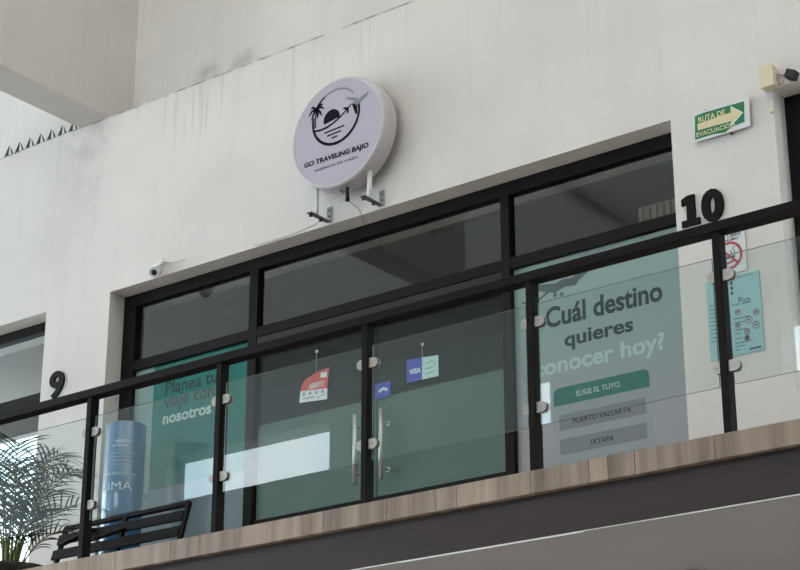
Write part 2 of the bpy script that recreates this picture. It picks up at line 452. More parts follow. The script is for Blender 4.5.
# ------------------------------------------------------------------ shop front
def frame_box(b, x0, x1, z0, z1, y0=9.15, y1=9.225): b.box(x0, x1, y0, y1, z0, z1, 0.003)
ZT0, ZT1 = 5.938, 6.012      # transom bar
MU = ((-8.385, -8.305), (-6.222, -6.155))
b = MB()
frame_box(b, X0, -9.527, FL, TOP); frame_box(b, X1 - 0.06, X1, FL, TOP)
frame_box(b, -9.527, X1 - 0.06, 6.452, TOP)
frame_box(b, -9.527, X1 - 0.06, ZT0, ZT1)
for a, c in MU: frame_box(b, a, c, FL, 6.452, 9.147, 9.22)
frame_box(b, -9.527, MU[0][0], FL, FL + 0.08); frame_box(b, MU[1][1], X1 - .06, FL, FL + 0.08)
win = struct(b.build('window_1', 'alu'))
b = MB(); b.box(MU[0][1], MU[1][0], 9.152, 9.222, 5.795, ZT0 - 0.004, 0.003); b.build('door_header', 'alu_brown', win)
def pane(x0, x1, z0, z1, parent, m='shop_glass'):
    return MB().box(x0, x1, 9.180, 9.186, z0, z1).build('pane', m, parent)
for x0_, x1_, z0_, z1_ in ((-9.527, MU[0][0], FL + .08, ZT0), (MU[1][1], X1 - .06, FL + .08, ZT0), (-9.527, MU[0][0], ZT1, 6.452), (MU[0][1], MU[1][0], ZT1, 6.452), (MU[1][1], X1 - .06, ZT1, 6.452)):
    pane(x0_, x1_, z0_, z1_, win)
XM = -7.255
FILM = 5.298
for n, (a, c, hx) in enumerate(((MU[0][1] + .004, XM - .002, -7.361), (XM + .002, MU[1][0] - .004, -7.146))):
    d = struct(MB().box(a, c, 9.172, 9.190, 4.60, 5.79).build('door_%d' % (n + 1), 'shop_glass'))
    MB().box(a, c, 9.160, 9.200, FL + 0.005, 4.625, 0.003).build('bottom_rail', 'alu', d)
    MB().box(a + .002, c - .002, 9.1905, 9.1925, 4.625, FILM).build('frosted_film', 'film', d)
    h = MB().tube([(hx, 9.09, 4.712), (hx, 9.09, 5.181)], 0.0155, 14)
    for z in (4.79, 5.10): h.tube([(hx, 9.09, z), (hx, 9.172, z)], 0.009, 10).lathe([(0.016, -0.003), (0.016, 0.003)], (hx, 9.168, z), 'Y', 14)
    o = h.build('door_handle', 'handle_steel', d); o['label'] = 'brushed steel bar handle'
# neighbouring shops
b = MB(); frame_box(b, -10.43, -10.35, FL, TOP); frame_box(b, -14.4, -10.43, 6.462, TOP); frame_box(b, -14.4, -10.43, 5.90, 5.965); frame_box(b, -12.5, -12.4, FL, 6.462)
w2 = struct(b.build('window_2', 'alu'))
pane(-14.4, -10.43, 5.965, 6.462, w2); pane(-14.4, -10.43, FL, 5.90, w2)
b = MB(); frame_box(b, -4.197, -4.06, FL, TOP); frame_box(b, -4.06, -1.6, 6.44, TOP); frame_box(b, -4.06, -1.6, 5.93, 6.01)
w3 = struct(b.build('window_3', 'alu'))
pane(-4.06, -1.6, 6.01, 6.44, w3); pane(-4.06, -1.6, FL, 5.93, w3)
# tan grille behind the right-hand fanlight
t = thing('air_grille', 'tan slatted grille seen through the right fanlight pane', 'grille', (-5.2, 9.7, 6.2))
def child(mb, name, m, parent):
    o = mb.build(name, m); o.parent = parent; o.matrix_parent_inverse = Matrix.Translation(-Vector(parent.location)); return o

# ------------------------------------------------------------------ railing
rail = thing('balcony_railing', 'black metal balcony railing with clamped clear glass panels', 'railing', (-5.1, 7.03, 3.888))
child(MB().box(-10.6, -1.4, 6.99, 7.068, 4.828, 4.876, 0.004), 'top_rail', 'black', rail)
PX = [-3.6 - 1.008 * i for i in range(-1, 7)]
def clamp(sx, px, z):
    mb = MB(); pts = []
    r = 0.026; x_in = px + sx * 0.016; L = 0.034 if sx > 0 else 0.020
    pts = [(x_in, z - r), (x_in + sx * L, z - r)]
    pts += [(x_in + sx * (L + r * 0.9 * math.sin(k * PI / 10)), z - r * math.cos(k * PI / 10)) for k in range(1, 10)]
    pts += [(x_in + sx * L, z + r), (x_in, z + r)]
    mb.slab(pts, 7.016, 0.009); mb.slab(pts, 7.036, 0.009)
    mb.mi = 1
    ins = [(p[0] * 0.9999 + 0.0001 * px, z + (p[1] - z) * 0.93) for p in pts]
    mb.slab(ins, 7.0245, 0.012)
    mb.mi = 0
    mb.lathe([(0.005, -0.004), (0.005, 0.004)], (x_in + sx * 0.026, 7.016, z), 'Y', 10)
    return mb
for px in PX:
    p = child(MB().box(px - 0.0185, px + 0.0185, 7.003, 7.066, FL - 0.03, 4.835, 0.003), 'post', 'black', rail)
    for z in (4.622, 4.195):
        for sx in (-1, 1):
            c = clamp(sx, px, z).build('glass_clamp', ['steel', 'rubber'], p); c['label'] = 'rounded steel glass clamp'
for i, (a, c) in enumerate(zip(PX, PX[1:])):
    mb = MB().box(c + 0.036, a - 0.036, 7.027, 7.035, 4.110, 4.717)
    for f in mb.bm.faces:
        if abs(f.normal.y) < 0.5: f.material_index = 1
    mb.bm.normal_update()
    for f in mb.bm.faces: f.material_index = 0 if abs(f.normal.y) > 0.5 else 1
    child(mb, 'glass_panel', ['rail_glass', 'glass_edge'], rail)

# ------------------------------------------------------------------ posters
def poster_rect(b, x0, x1, z0, z1, y, th=0.001): b.slab([(x0, z0), (x1, z0), (x1, z1), (x0, z1)], y, th)
PYB = 9.1885
pl = thing('window_poster', 'teal window poster reading Planea tu viaje con nosotros, left of the doors', 'poster', (-8.95, 9.19, FL + .08), 'shop window posters')
b = MB(); poster_rect(b, -9.53, -8.31, FL + .08, 5.975, PYB + 0.002, 0.0015); child(b, 'backing', 'greyprint', pl)
b = MB(); poster_rect(b, -9.53, -9.338, 4.985, 5.97, PYB + 0.0005); child(b, 'margin', 'pale', pl)
b = MB(); poster_rect(b, -9.338, -8.33, 5.005, 5.97, PYB + 0.0005); child(b, 'teal_field', 'teal', pl)
b = MB(); b.text('Planea tu', -9.215, -8.705, 5.698, 5.795, PYB, 0.012); b.text('viaje con', -9.222, -8.73, 5.565, 5.692, PYB, 0.012)
o = child(b, 'lettering', 'teal_ink', pl); o['label'] = 'dark teal words Planea tu viaje con'
b = MB(); b.text('nosotros', -9.228, -8.752, 5.475, 5.552, PYB, 0.03)
o = child(b, 'lettering', 'white_ink', pl); o['label'] = 'white word nosotros'
pr = thing('window_poster', 'pale window poster reading Cuál destino quieres with a teal button, beside number ten', 'poster', (-5.5, 9.19, FL + .08), 'shop window posters')
# a print that runs from pale green at the top to grey at the foot
def fade(name, a, c, z0, z1):
    m = mat(name, a, 0.5, spec=0.05); t = m.node_tree
    tcn = t.nodes.new('ShaderNodeTexCoord'); sp = t.nodes.new('ShaderNodeSeparateXYZ'); mr = t.nodes.new('ShaderNodeMapRange')
    mr.inputs[1].default_value = z0; mr.inputs[2].default_value = z1
    mx = t.nodes.new('ShaderNodeMix'); mx.data_type = 'RGBA'; mx.inputs['A'].default_value = a; mx.inputs['B'].default_value = c
    t.links.new(tcn.outputs['Object'], sp.inputs[0]); t.links.new(sp.outputs['Z'], mr.inputs[0]); t.links.new(mr.outputs[0], mx.inputs['Factor'])
    t.links.new(mx.outputs['Result'], t.nodes['Principled BSDF'].inputs['Base Color'])
    M[name] = m
fade('poster_print', srgb(206, 192, 198), srgb(186, 200, 197), 4.9, 5.5)
b = MB(); poster_rect(b, -6.17, -4.90, FL + .08, 5.975, PYB + 0.002, 0.0015); child(b, 'backing', 'poster_print', pr)
b = MB(); b.text('Cuál destino', -5.925, -5.093, 5.49, 5.628, PYB, 0.028); b.text('quieres', -5.792, -5.302, 5.315, 5.435, PYB, 0.028)
o = child(b, 'lettering', 'teal_ink', pr); o['label'] = 'dark teal words Cuál destino quieres'
b = MB(); b.text('conocer hoy?', -6.02, -5.095, 5.155, 5.298, PYB, 0.028)
o = child(b, 'lettering', 'soft_ink', pr); o['label'] = 'white words conocer hoy?'
def rrect(x0, x1, z0, z1, r, top=True, bot=True):
    p = []
    for cx, cz, a in ((x1 - r, z1 - r, 0), (x0 + r, z1 - r, 90), (x0 + r, z0 + r, 180), (x1 - r, z0 + r, 270)):
        rr = r if (top if a < 180 else bot) else 0.0001
        ox = x1 - rr if cx > (x0 + x1) / 2 else x0 + rr; oz = z1 - rr if a < 180 else z0 + rr
        p += [(ox + rr * math.cos(math.radians(a + k * 22.5)), oz + rr * math.sin(math.radians(a + k * 22.5))) for k in range(5)]
    return p
card = child(MB().slab(rrect(-5.895, -5.205, FL + .1, 5.085, 0.05), PYB + 0.0012, 0.0008), 'menu_card', 'cardprint', pr)
MB().slab(rrect(-5.885, -5.212, 4.977, 5.09, 0.04, True, False), PYB + 0.0005, 0.0008).build('button', 'teal', card)
for z0_, z1_ in ((4.817, 4.917), (4.666, 4.763), (4.515, 4.61), (4.364, 4.46)):
    MB().slab(rrect(-5.848, -5.243, z0_, z1_, 0.012), PYB + 0.0005, 0.0006).build('row', 'rowprint', card)
MB().text('ELIGE EL TUYO.', -5.722, -5.405, 5.015, 5.050, PYB, 0.02).build('lettering', 'white_ink', card)
MB().text('PUERTO VALLARTA', -5.748, -5.345, 4.848, 4.880, PYB, 0.016).build('lettering', 'grey_ink', card)
MB().text('IXTAPA', -5.628, -5.470, 4.693, 4.727, PYB, 0.016).build('lettering', 'grey_ink', card)
# the printed aeroplane
b = MB()
b.stroke([(-6.05, 5.80), (-5.93, 5.765), (-5.85, 5.745), (-5.78, 5.765), (-5.70, 5.755), (-5.675, 5.775)], [0.012, 0.05, 0.062, 0.055, 0.05, 0.02], PYB + 0.0004)
b.slab([(-5.76, 5.775), (-5.57, 5.835), (-5.52, 5.862), (-5.60, 5.80), (-5.70, 5.745)], PYB + 0.0003)
b.slab([(-5.86, 5.745), (-5.96, 5.69), (-6.06, 5.655), (-5.95, 5.715), (-5.86, 5.765)], PYB + 0.0003)
b.stroke([(-6.10, 5.70), (-6.02, 5.70)], 0.012, PYB + 0.0004)
for x_, z_ in ((-5.85, 5.70), (-5.80, 5.695)): b.disc(x_, z_, 0.014, PYB + 0.0002)
o = child(b, 'aeroplane_print', 'plane_ink', pr)

# ------------------------------------------------------------------ cards hanging on the doors
def arrow(b, pts, y): b.slab(pts, y, 0.002)
t = thing('open_sign_card', 'red and white shop card reading ABIERTO hung on the left door', 'sign', (-7.75, 9.165, 5.36))
b = MB(); b.slab([(-7.878, 5.452), (-7.640, 5.428), (-7.625, 5.574), (-7.68, 5.567), (-7.75, 5.556), (-7.82, 5.533), (-7.862, 5.505)], 9.166, 0.003); child(b, 'red_panel', 'red', t)
b = MB(); b.slab([(-7.885, 5.372), (-7.640, 5.352), (-7.640, 5.428), (-7.878, 5.452)], 9.166, 0.003); child(b, 'white_panel', 'card', t)
b = MB()
b.text('ABIERTO', -7.80, -7.67, 5.450, 5.489, 9.1655, 0.015)
b.slab([(-7.70, 5.515), (-7.645, 5.508), (-7.645, 5.545), (-7.70, 5.548)], 9.1655, 0.0004)
child(b, 'lettering', 'card', t)
b = MB()
for k in range(4): b.disc(-7.845 + k * 0.055, 5.425 - k * 0.004, 0.012, 9.1656, 0.0003, 12)
b.stroke([(-7.85, 5.395), (-7.75, 5.388)], 0.008, 9.1656, 0.0003); b.stroke([(-7.73, 5.375), (-7.65, 5.395)], 0.006, 9.1656, 0.0003)
child(b, 'small_print', 'ink_fade', t)
b = MB().tube([(-7.741, 9.168, 5.555), (-7.741, 9.168, 5.712)], 0.0012, 6).lathe([(0.013, 0.0), (0.008, -0.008), (0.003, -0.012)], (-7.741, 9.172, 5.712), 'Y', 14)
child(b, 'hanging_cord', 'card', t)
t.location += Vector((-0.027, 0, 0.014))
t = thing('payment_card', 'half blue, half mint card hung on the right door', 'sign', (-6.84, 9.165, 5.33))
b = MB(); b.slab([(-6.968, 5.330), (-6.842, 5.330), (-6.842, 5.480), (-6.968, 5.486)], 9.166, 0.003); child(b, 'blue_panel', 'blue', t)
b = MB(); b.slab([(-6.842, 5.330), (-6.712, 5.330), (-6.712, 5.470), (-6.842, 5.480)], 9.166, 0.003); child(b, 'mint_panel', 'mint', t)
b = MB(); b.text('VISA', -6.945, -6.852, 5.382, 5.418, 9.1655, 0.03); child(b, 'lettering', 'card', t)
b = MB(); b.stroke([(-6.81, 5.43), (-6.76, 5.445), (-6.735, 5.415), (-6.78, 5.395), (-6.82, 5.40)], 0.006, 9.1656, 0.0003); b.stroke([(-6.815, 5.36), (-6.74, 5.37)], 0.006, 9.1656, 0.0003)
child(b, 'small_print', 'ink_fade', t)
b = MB().tube([(-6.842, 9.168, 5.47), (-6.842, 9.168, 5.572)], 0.0012, 6).lathe([(0.012, 0.0), (0.008, -0.008), (0.003, -0.012)], (-6.842, 9.172, 5.572), 'Y', 14)
child(b, 'hanging_cord', 'cream', t)
t.location += Vector((-0.027, 0, 0.014))
t = thing('door_sticker', 'small dark blue square sticker on the door behind the railing post', 'sticker', (-7.17, 9.171, 5.28))
b = MB(); b.slab([(-7.232, 5.272), (-7.105, 5.272), (-7.105, 5.375), (-7.232, 5.375)], 9.1705, 0.001); child(b, 'field', 'blue', t)
b = MB(); b.stroke([(-7.20, 5.318), (-7.165, 5.335), (-7.13, 5.318)], 0.02, 9.170, 0.0004); child(b, 'mark', 'mint', t)

t.location += Vector((-0.027, 0, 0.014))

# ------------------------------------------------------------------ round company sign
SX, SZ, SY = -7.298, 7.098, 8.79
sg = thing('round_sign', 'big round white drum sign with palm and aeroplane emblem high on the wall', 'sign', (SX, 8.95, 6.563))
R = 0.406
b = MB().lathe([(R - 0.004, 0.14), (R, 0.132), (R, 0.018), (R - 0.003, 0.008), (R - 0.010, 0.0), (R - 0.020, 0.0), (R - 0.026, 0.004)], (SX, SY, SZ), 'Y', 96, True, False)
b.lathe([(R - 0.004, 0.14), (0.01, 0.14)], (SX, SY, SZ), 'Y', 96, False, True)
drum = child(b, 'drum', 'sign_side', sg)
b = MB().lathe([(R - 0.025, 0.004), (R - 0.025, 0.012)], (SX, SY, SZ), 'Y', 96, False, True)
face = child(b, 'sign_face', 'sign_face', sg)
ED = 0.0015
def lp(u, v): return (SX + u, SZ + v)
FY = SY + 0.0025
b = MB()
rc = (-0.016, 0.122); rr = 0.203
def arc(a0, a1, n=20, r=rr): return [lp(rc[0] + r * math.cos(math.radians(a0 + (a1 - a0) * k / n)), rc[1] + r * math.sin(math.radians(a0 + (a1 - a0) * k / n))) for k in range(n + 1)]
b.stroke(arc(120, 152), [0.013 + 0.004 * k / 20 for k in range(21)], FY, ED)
b.stroke(arc(168, 375, 60), [0.015 + 0.007 * math.sin(PI * k / 60) for k in range(61)], FY, ED)
# half sun, cut by the swoosh
sc_ = (-0.052, 0.112); sr = 0.072
pts = [lp(sc_[0] + sr * math.cos(math.radians(a)), sc_[1] + sr * math.sin(math.radians(a))) for a in range(-2, 192, 8)]
b.slab(pts + [lp(-0.118, 0.088)], FY, ED)
# swoosh running up to the aeroplane's tail
sw = [(-0.206, 0.062), (-0.15, 0.055), (-0.09, 0.06), (-0.03, 0.08), (0.03, 0.11), (0.08, 0.145), (0.12, 0.175)]
b.stroke([lp(*p) for p in sw], [0.014, 0.016, 0.016, 0.014, 0.012, 0.010, 0.010], FY - 0.0001, ED)
# tail fins
b.slab([lp(0.075, 0.142), lp(0.045, 0.158), (lp(0.052, 0.166)), lp(0.095, 0.160)], FY - 0.0002, ED)
b.slab([lp(0.075, 0.142), lp(0.085, 0.112), lp(0.095, 0.112), lp(0.098, 0.158)], FY - 0.0002, ED)
b.slab([lp(0.125, 0.17), lp(0.158, 0.082), lp(0.172, 0.090), lp(0.172, 0.165), lp(0.16, 0.19)], FY - 0.0002, ED)
# palm
b.stroke([lp(-0.197, 0.085), lp(-0.200, 0.14), lp(-0.190, 0.215)], [0.014, 0.011, 0.009], FY - 0.0003, ED)
pc = (-0.188, 0.216)
for tip, mid in (((-0.258, 0.185), (-0.228, 0.222)), ((-0.242, 0.248), (-0.215, 0.245)), ((-0.118, 0.208), (-0.15, 0.232)), ((-0.130, 0.248), (-0.158, 0.248)), ((-0.235, 0.150), (-0.215, 0.195)), ((-0.140, 0.160), (-0.160, 0.200)), ((-0.178, 0.150), (-0.178, 0.19))):
    b.stroke([lp(*pc), lp((pc[0] + mid[0]) / 2, (pc[1] + mid[1]) / 2 + 0.004), lp(*mid), lp((mid[0] + tip[0]) / 2, (mid[1] + tip[1]) / 2 + 0.002), lp(*tip)], [0.012, 0.017, 0.018, 0.014, 0.002], FY - 0.0004, ED)
for a, c in (((-0.114, 0.022), (0.060, 0.031)), ((-0.090, -0.008), (0.031, 0.000)), ((-0.052, -0.034), (0.0, -0.030))):
    b.stroke([lp(*a), lp(*c)], 0.011, FY, ED)
b.build('emblem', 'ink', face)
b = MB()
b.stroke(arc(42, 120), 0.013, FY, ED)
b.slab([lp(0.125, 0.185), lp(0.165, 0.185), lp(0.215, 0.205), lp(0.262, 0.222), lp(0.272, 0.214), lp(0.235, 0.185), lp(0.190, 0.160), lp(0.165, 0.150)], FY - 0.0004, ED)
b.slab([lp(0.155, 0.185), lp(0.095, 0.213), lp(0.062, 0.232), lp(0.085, 0.235), lp(0.185, 0.200)], FY - 0.0003, ED)
o = b.build('emblem', 'ink_fade', face); o['label'] = 'sun-faded grey part of the emblem'
b = MB().text('GO TRAVELING BAJIO', SX - 0.290, SX + 0.272, SZ - 0.203, SZ - 0.154, FY, 0.04)
b.build('lettering', 'ink', face)
b = MB().text('AGENCIA DE VIAJES', SX - 0.195, SX + 0.178, SZ - 0.252, SZ - 0.229, FY, 0.012)
b.build('lettering', 'ink', face)
for sx_ in (-7.529, -7.073):
    b = MB().tube([(sx_, 8.865, 6.560), (sx_, 8.865, 6.78)], 0.0165 if sx_ > -7.3 else 0.012, 14)
    child(b, 'support_tube', 'white_paint', sg)
    b = MB().box(sx_ - 0.020, sx_ + 0.022, 8.992, 9.0, 6.560, 6.672, 0.002).box(sx_ - 0.020, sx_ + 0.022, 8.778, 8.996, 6.556, 6.564, 0.002)
    br = child(b, 'wall_bracket', 'galv', sg)
    for y_ in (8.80, 8.905): MB().lathe([(0.011, -0.016), (0.011, 0.004), (0.006, 0.012)], (sx_, y_, 6.553), 'Z', 8, False).build('bolt', 'grey_dark', br)
    for z_ in (6.60, 6.645): MB().lathe([(0.007, 0.0), (0.006, -0.006)], (sx_ + .003, 8.993, z_), 'Y', 10).build('screw', 'grey_dark', br)
b = MB().tube([(-7.33, 8.86, 6.70), (-7.29, 8.85, 6.668), (-7.262, 8.85, 6.664), (-7.25, 8.85, 6.63)], 0.006, 8)
b.tube([(-7.252, 8.85, 6.69), (-7.25, 8.85, 6.595)], [0.011, 0.016], 10).tube([(-7.25, 8.85, 6.60), (-7.235, 8.95, 6.57), (-7.225, 8.996, 6.50), (-7.224, 8.997, 6.42)], 0.002, 6)
o = child(b, 'power_cable', 'rubber', sg); o['label'] = 'black cable and plug under the drum'

# ------------------------------------------------------------------ shop numbers
def digit(ch, x0_, x1_, z0_, z1_, label, group=None, weight=0.055):
    b = MB(); b.text(ch, x0_, x1_, z0_, z1_, 8.982, weight)
    fs = b.bm.faces[:]
    r = bmesh.ops.extrude_face_region(b.bm, geom=fs)
    for v in r['geom']:
        if isinstance(v, bmesh.types.BMVert): v.co.y += 0.019
    o = b.build('number_%s' % {'1': 'one', '0': 'zero', '9': 'nine'}[ch], 'black')
    return tag(o, label, 'number', group)
b = MB()
digit('0', -4.694, -4.550, 5.812, 6.018, 'black figure 0 of the shop number 10 on the white pier', 'shop number ten figures')
# the figure one is slab-footed
b = MB()
xl, xr = -4.826, -4.712
pts = [(xl, 5.822), (xr + .004, 5.822), (xr + .004, 5.862), (-4.736, 5.862), (-4.736, 6.016), (-4.782, 6.016), (-4.822, 5.998), (-4.822, 5.958), (-4.790, 5.968), (-4.790, 5.862), (xl, 5.862)]
b.slab(pts, 8.982, 0.019)
tag(b.build('number_one', 'black'), 'black slab-footed figure 1 of the shop number 10 on the white pier', 'number', 'shop number ten figures')
digit('9', -10.243, -10.085, 5.80, 6.022, 'black shop number 9 on the white pier above the railing', None, 0.03)

# ------------------------------------------------------------------ evacuation sign
t = thing('evacuation_sign', 'green evacuation route sign with cream arrow above the number 10', 'sign', (-4.52, 8.99, 6.34))
b = MB().box(-4.706, -4.335, 8.972, 8.978, 6.335, 6.520, 0.001)
pl_ = child(b, 'backing_plate', 'card', t)
b = MB(); b.slab([(-4.698, 6.350), (-4.58, 6.352), (-4.50, 6.340), (-4.46, 6.362), (-4.372, 6.372), (-4.366, 6.502), (-4.63, 6.508), (-4.690, 6.502)], 8.970, 0.0015); gb = child(b, 'green_board', 'green', t)
MB().text('RUTA DE', -4.668, -4.492, 6.452, 6.488, 8.969, 0.02).build('lettering', 'cream', gb)
MB().text('EVACUACIÓN', -4.686, -4.435, 6.362, 6.398, 8.969, 0.015).build('lettering', 'cream', gb)
MB().slab([(-4.676, 6.405), (-4.456, 6.400), (-4.456, 6.378), (-4.380, 6.432), (-4.452, 6.492), (-4.456, 6.456), (-4.676, 6.446)], 8.9692, 0.0004).build('arrow', 'cream', gb)
b = MB()
b.stroke([(-4.452, 6.492), (-4.377, 6.432), (-4.460, 6.372)], 0.006, 8.9688, 0.0004); b.build('arrow_outline', 'white_ink', gb)
for x_, z_ in ((-4.62, 6.523), (-4.47, 6.332)): child(MB().lathe([(0.007, 0.0), (0.006, -0.022)], (x_, 9.0, z_), 'Y', 10), 'wall_screw', 'grey_dark', t)
for x_ in (-4.66, -4.40): child(MB().box(x_ - .01, x_ + .01, 8.978, 9.0, 6.42, 6.44), 'spacer', 'grey_dark', t)

# ------------------------------------------------------------------ junction box with floodlight
t = thing('junction_box', 'small beige junction box on the wall at the right opening corner', 'box', (-4.19, 9.0, 6.53))
b = MB().box(-4.236, -4.152, 8.935, 9.0, 6.530, 6.665, 0.004); child(b, 'box_body', 'beige', t)
b = MB().box(-4.239, -4.149, 8.926, 8.936, 6.527, 6.668, 0.003); child(b, 'lid', 'beige', t)
t = thing('wall_floodlight', 'small black tilted floodlight hung by a cable beside the beige box', 'light', (-4.04, 9.0, 6.57))
b = MB().obox((-4.035, 8.93, 6.553), (0.9, 0.1, -0.42), (-0.1, 1, 0.1), (0.42, 0, 0.9), 0.030, 0.035, 0.026, 0.004); child(b, 'lamp_head', 'rubber', t)
b = MB().box(-4.075, -4.055, 8.95, 9.0, 6.55, 6.57).tube([(-4.066, 8.97, 6.56), (-4.035, 8.94, 6.556)], 0.006, 8); child(b, 'bracket', 'galv', t)
b = MB().tube([(-4.03, 8.95, 6.575), (-4.06, 8.96, 6.595), (-4.10, 8.975, 6.598), (-4.135, 8.98, 6.59), (-4.155, 8.975, 6.585)], 0.003, 6)
b.tube([(-4.15, 8.975, 6.61), (-4.12, 8.98, 6.60), (-4.105, 8.985, 6.575), (-4.12, 8.99, 6.55), (-4.15, 8.985, 6.548)], 0.003, 6)
child(b, 'cable', 'galv', t)

# ------------------------------------------------------------------ security camera at the left corner
t = thing('security_camera', 'small white bullet security camera above the left window corner', 'camera', (-9.13, 9.0, 6.63))
b = MB().lathe([(0.028, 0.0), (0.028, -0.014), (0.018, -0.022)], (-9.12, 9.0, 6.635), 'Y', 20).tube([(-9.12, 8.985, 6.635), (-9.12, 8.955, 6.62), (-9.115, 8.945, 6.60)], 0.012, 10)
child(b, 'mount', 'white_paint', t)
d = Vector((0.42, -0.72, -0.62)).normalized()
c0 = Vector((-9.125, 8.955, 6.588))
b = MB().tube([c0, c0 + d * 0.012, c0 + d * 0.085, c0 + d * 0.098], [0.034, 0.044, 0.044, 0.038], 24)
b.obox(c0 + d * 0.04 + Vector((0, 0, 0.043)), d, (1, 0, 0), d.cross(Vector((1, 0, 0))), 0.06, 0.046, 0.004, 0.002)
body = child(b, 'camera_body', 'white_paint', t)
b = MB().tube([c0 + d * 0.094, c0 + d * 0.102], [0.024, 0.020], 18); b.build('lens', 'rubber', body)
b = MB().tube([(-9.11, 8.985, 6.64), (-9.07, 8.996, 6.648), (-9.02, 8.997, 6.625), (-8.95, 8.997, 6.622), (-8.88, 8.997, 6.618)], 0.0028, 6)
b.tube([(-9.12, 8.99, 6.65), (-9.115, 8.996, 6.69)], 0.004, 6)
child(b, 'cable', 'white_paint', t)

# ------------------------------------------------------------------ notices on the pier
t = thing('no_smoking_notice', 'white smoke-free notice with red circle on the pier behind the railing post', 'sign', (-4.52, 8.995, 5.47))
b = MB().box(-4.645, -4.432, 8.990, 9.0, 5.468, 5.775); child(b, 'panel', 'card', t)
for body_, x0_, x1_, z0_, z1_, wt in (('ESPACIO', -4.615, -4.462, 5.715, 5.733, 0.02), ('100% LIBRE', -4.625, -4.455, 5.69, 5.707, 0.02), ('DE HUMO', -4.60, -4.472, 5.665, 5.682, 0.02)):
    child(MB().text(body_, x0_, x1_, z0_, z1_, 8.9885, wt), 'lettering', 'grey_ink', t)
b = MB().box(-4.580, -4.500, 8.9884, 8.9889, 5.560, 5.574)
b.stroke([(-4.51, 5.578), (-4.50, 5.60), (-4.515, 5.615), (-4.50, 5.63)], 0.005, 8.9885, 0.0005); b.stroke([(-4.525, 5.578), (-4.52, 5.6), (-4.535, 5.61)], 0.005, 8.9885, 0.0005)
child(b, 'cigarette_print', 'grey_ink', t)
b = MB().ring(-4.538, 5.578, 0.078, 0.016, 8.988, 0.0008); b.stroke([(-4.59, 5.63), (-4.486, 5.526)], 0.015, 8.988, 0.0008); b.stroke([(-4.56, 5.53), (-4.50, 5.545)], 0.012, 8.988, 0.0008)
child(b, 'prohibition_ring', 'red_ink', t)
t = thing('rules_notice', 'pale teal rules notice with small round pictograms on the pier', 'notice', (-4.53, 8.995, 4.97))
b = MB().box(-4.700, -4.362, 8.994, 9.0, 4.975, 5.452)
child(b, 'sheet', 'notice', t)
b = MB()
NY = 8.9925
b.text('REGLAS DE LA PLAZA', -4.56, -4.40, 5.432, 5.442, NY, 0.01)
for k in range(10):
    b.box(-4.685, -4.60 + 0.01 * (k % 3), NY, NY + .001, 5.30 - k * 0.024, 5.304 - k * 0.024)
b.text('Plaza', -4.50, -4.425, 5.27, 5.315, NY, 0.0)
for x0_, x1_, z_ in ((-4.545, -4.50, 5.275), (-4.54, -4.44, 5.19), (-4.54, -4.47, 5.165), (-4.54, -4.455, 5.12), (-4.54, -4.50, 5.10), (-4.54, -4.49, 5.07), (-4.54, -4.43, 5.045), (-4.54, -4.48, 5.025), (-4.54, -4.51, 5.005)):
    b.box(x0_, x1_, NY, NY + .001, z_, z_ + 0.004)
b.box(-4.45, -4.38, NY, NY + .001, 4.992, 5.002)
for z_ in (5.40, 5.37, 5.34): b.box(-4.545, -4.53, NY, NY + .001, z_, z_ + 0.02)
b.disc(-4.464, 5.067, 0.016, NY, 0.001, 14)
for x_, z_ in ((-4.51, 5.229), (-4.397, 5.204), (-4.444, 5.168), (-4.403, 5.130), (-4.461, 5.104), (-4.515, 5.148)): b.stroke([(x_ - .008, z_), (x_ + .008, z_ + .004)], 0.008, NY, 0.001)
child(b, 'lettering', 'notice_ink', t)
for x_, z_, r_ in ((-4.51, 5.229, 0.015), (-4.397, 5.204, 0.016), (-4.444, 5.168, 0.020), (-4.403, 5.130, 0.020), (-4.461, 5.104, 0.016), (-4.515, 5.148, 0.014)):
    child(MB().ring(x_, z_, r_, 0.005, NY - .0005, 0.001, 20), 'pictogram_ring', 'rose_ink', t)

# ------------------------------------------------------------------ bird spikes on the ledge
sp_lab = ['first bird spike from the left along the white ledge', 'second bird spike from the left along the white ledge', 'third bird spike from the left along the white ledge', 'fourth bird spike from the left along the white ledge', 'third bird spike from the beam along the white ledge', 'second bird spike from the beam along the white ledge', 'bird spike on the white ledge nearest the beam']
for k in range(7):
    x_ = -10.985 + k * 0.1262
    b = MB()
    b.box(x_ - 0.03, x_ + 0.055, 9.003, 9.045, LEDGE - 0.001, LEDGE + 0.006)
    b.slab([(x_ - 0.036, LEDGE), (x_ + 0.008, LEDGE), (x_ + 0.014, LEDGE + 0.095), (x_ + 0.002, LEDGE + 0.07)], 9.012, 0.008)
    b.slab([(x_ + 0.046, LEDGE), (x_ + 0.066, LEDGE), (x_ + 0.020, LEDGE + 0.085)], 9.024, 0.008)
    tag(b.build('bird_spike', 'rubber'), sp_lab[k], 'bird spike', 'bird spikes on the ledge')

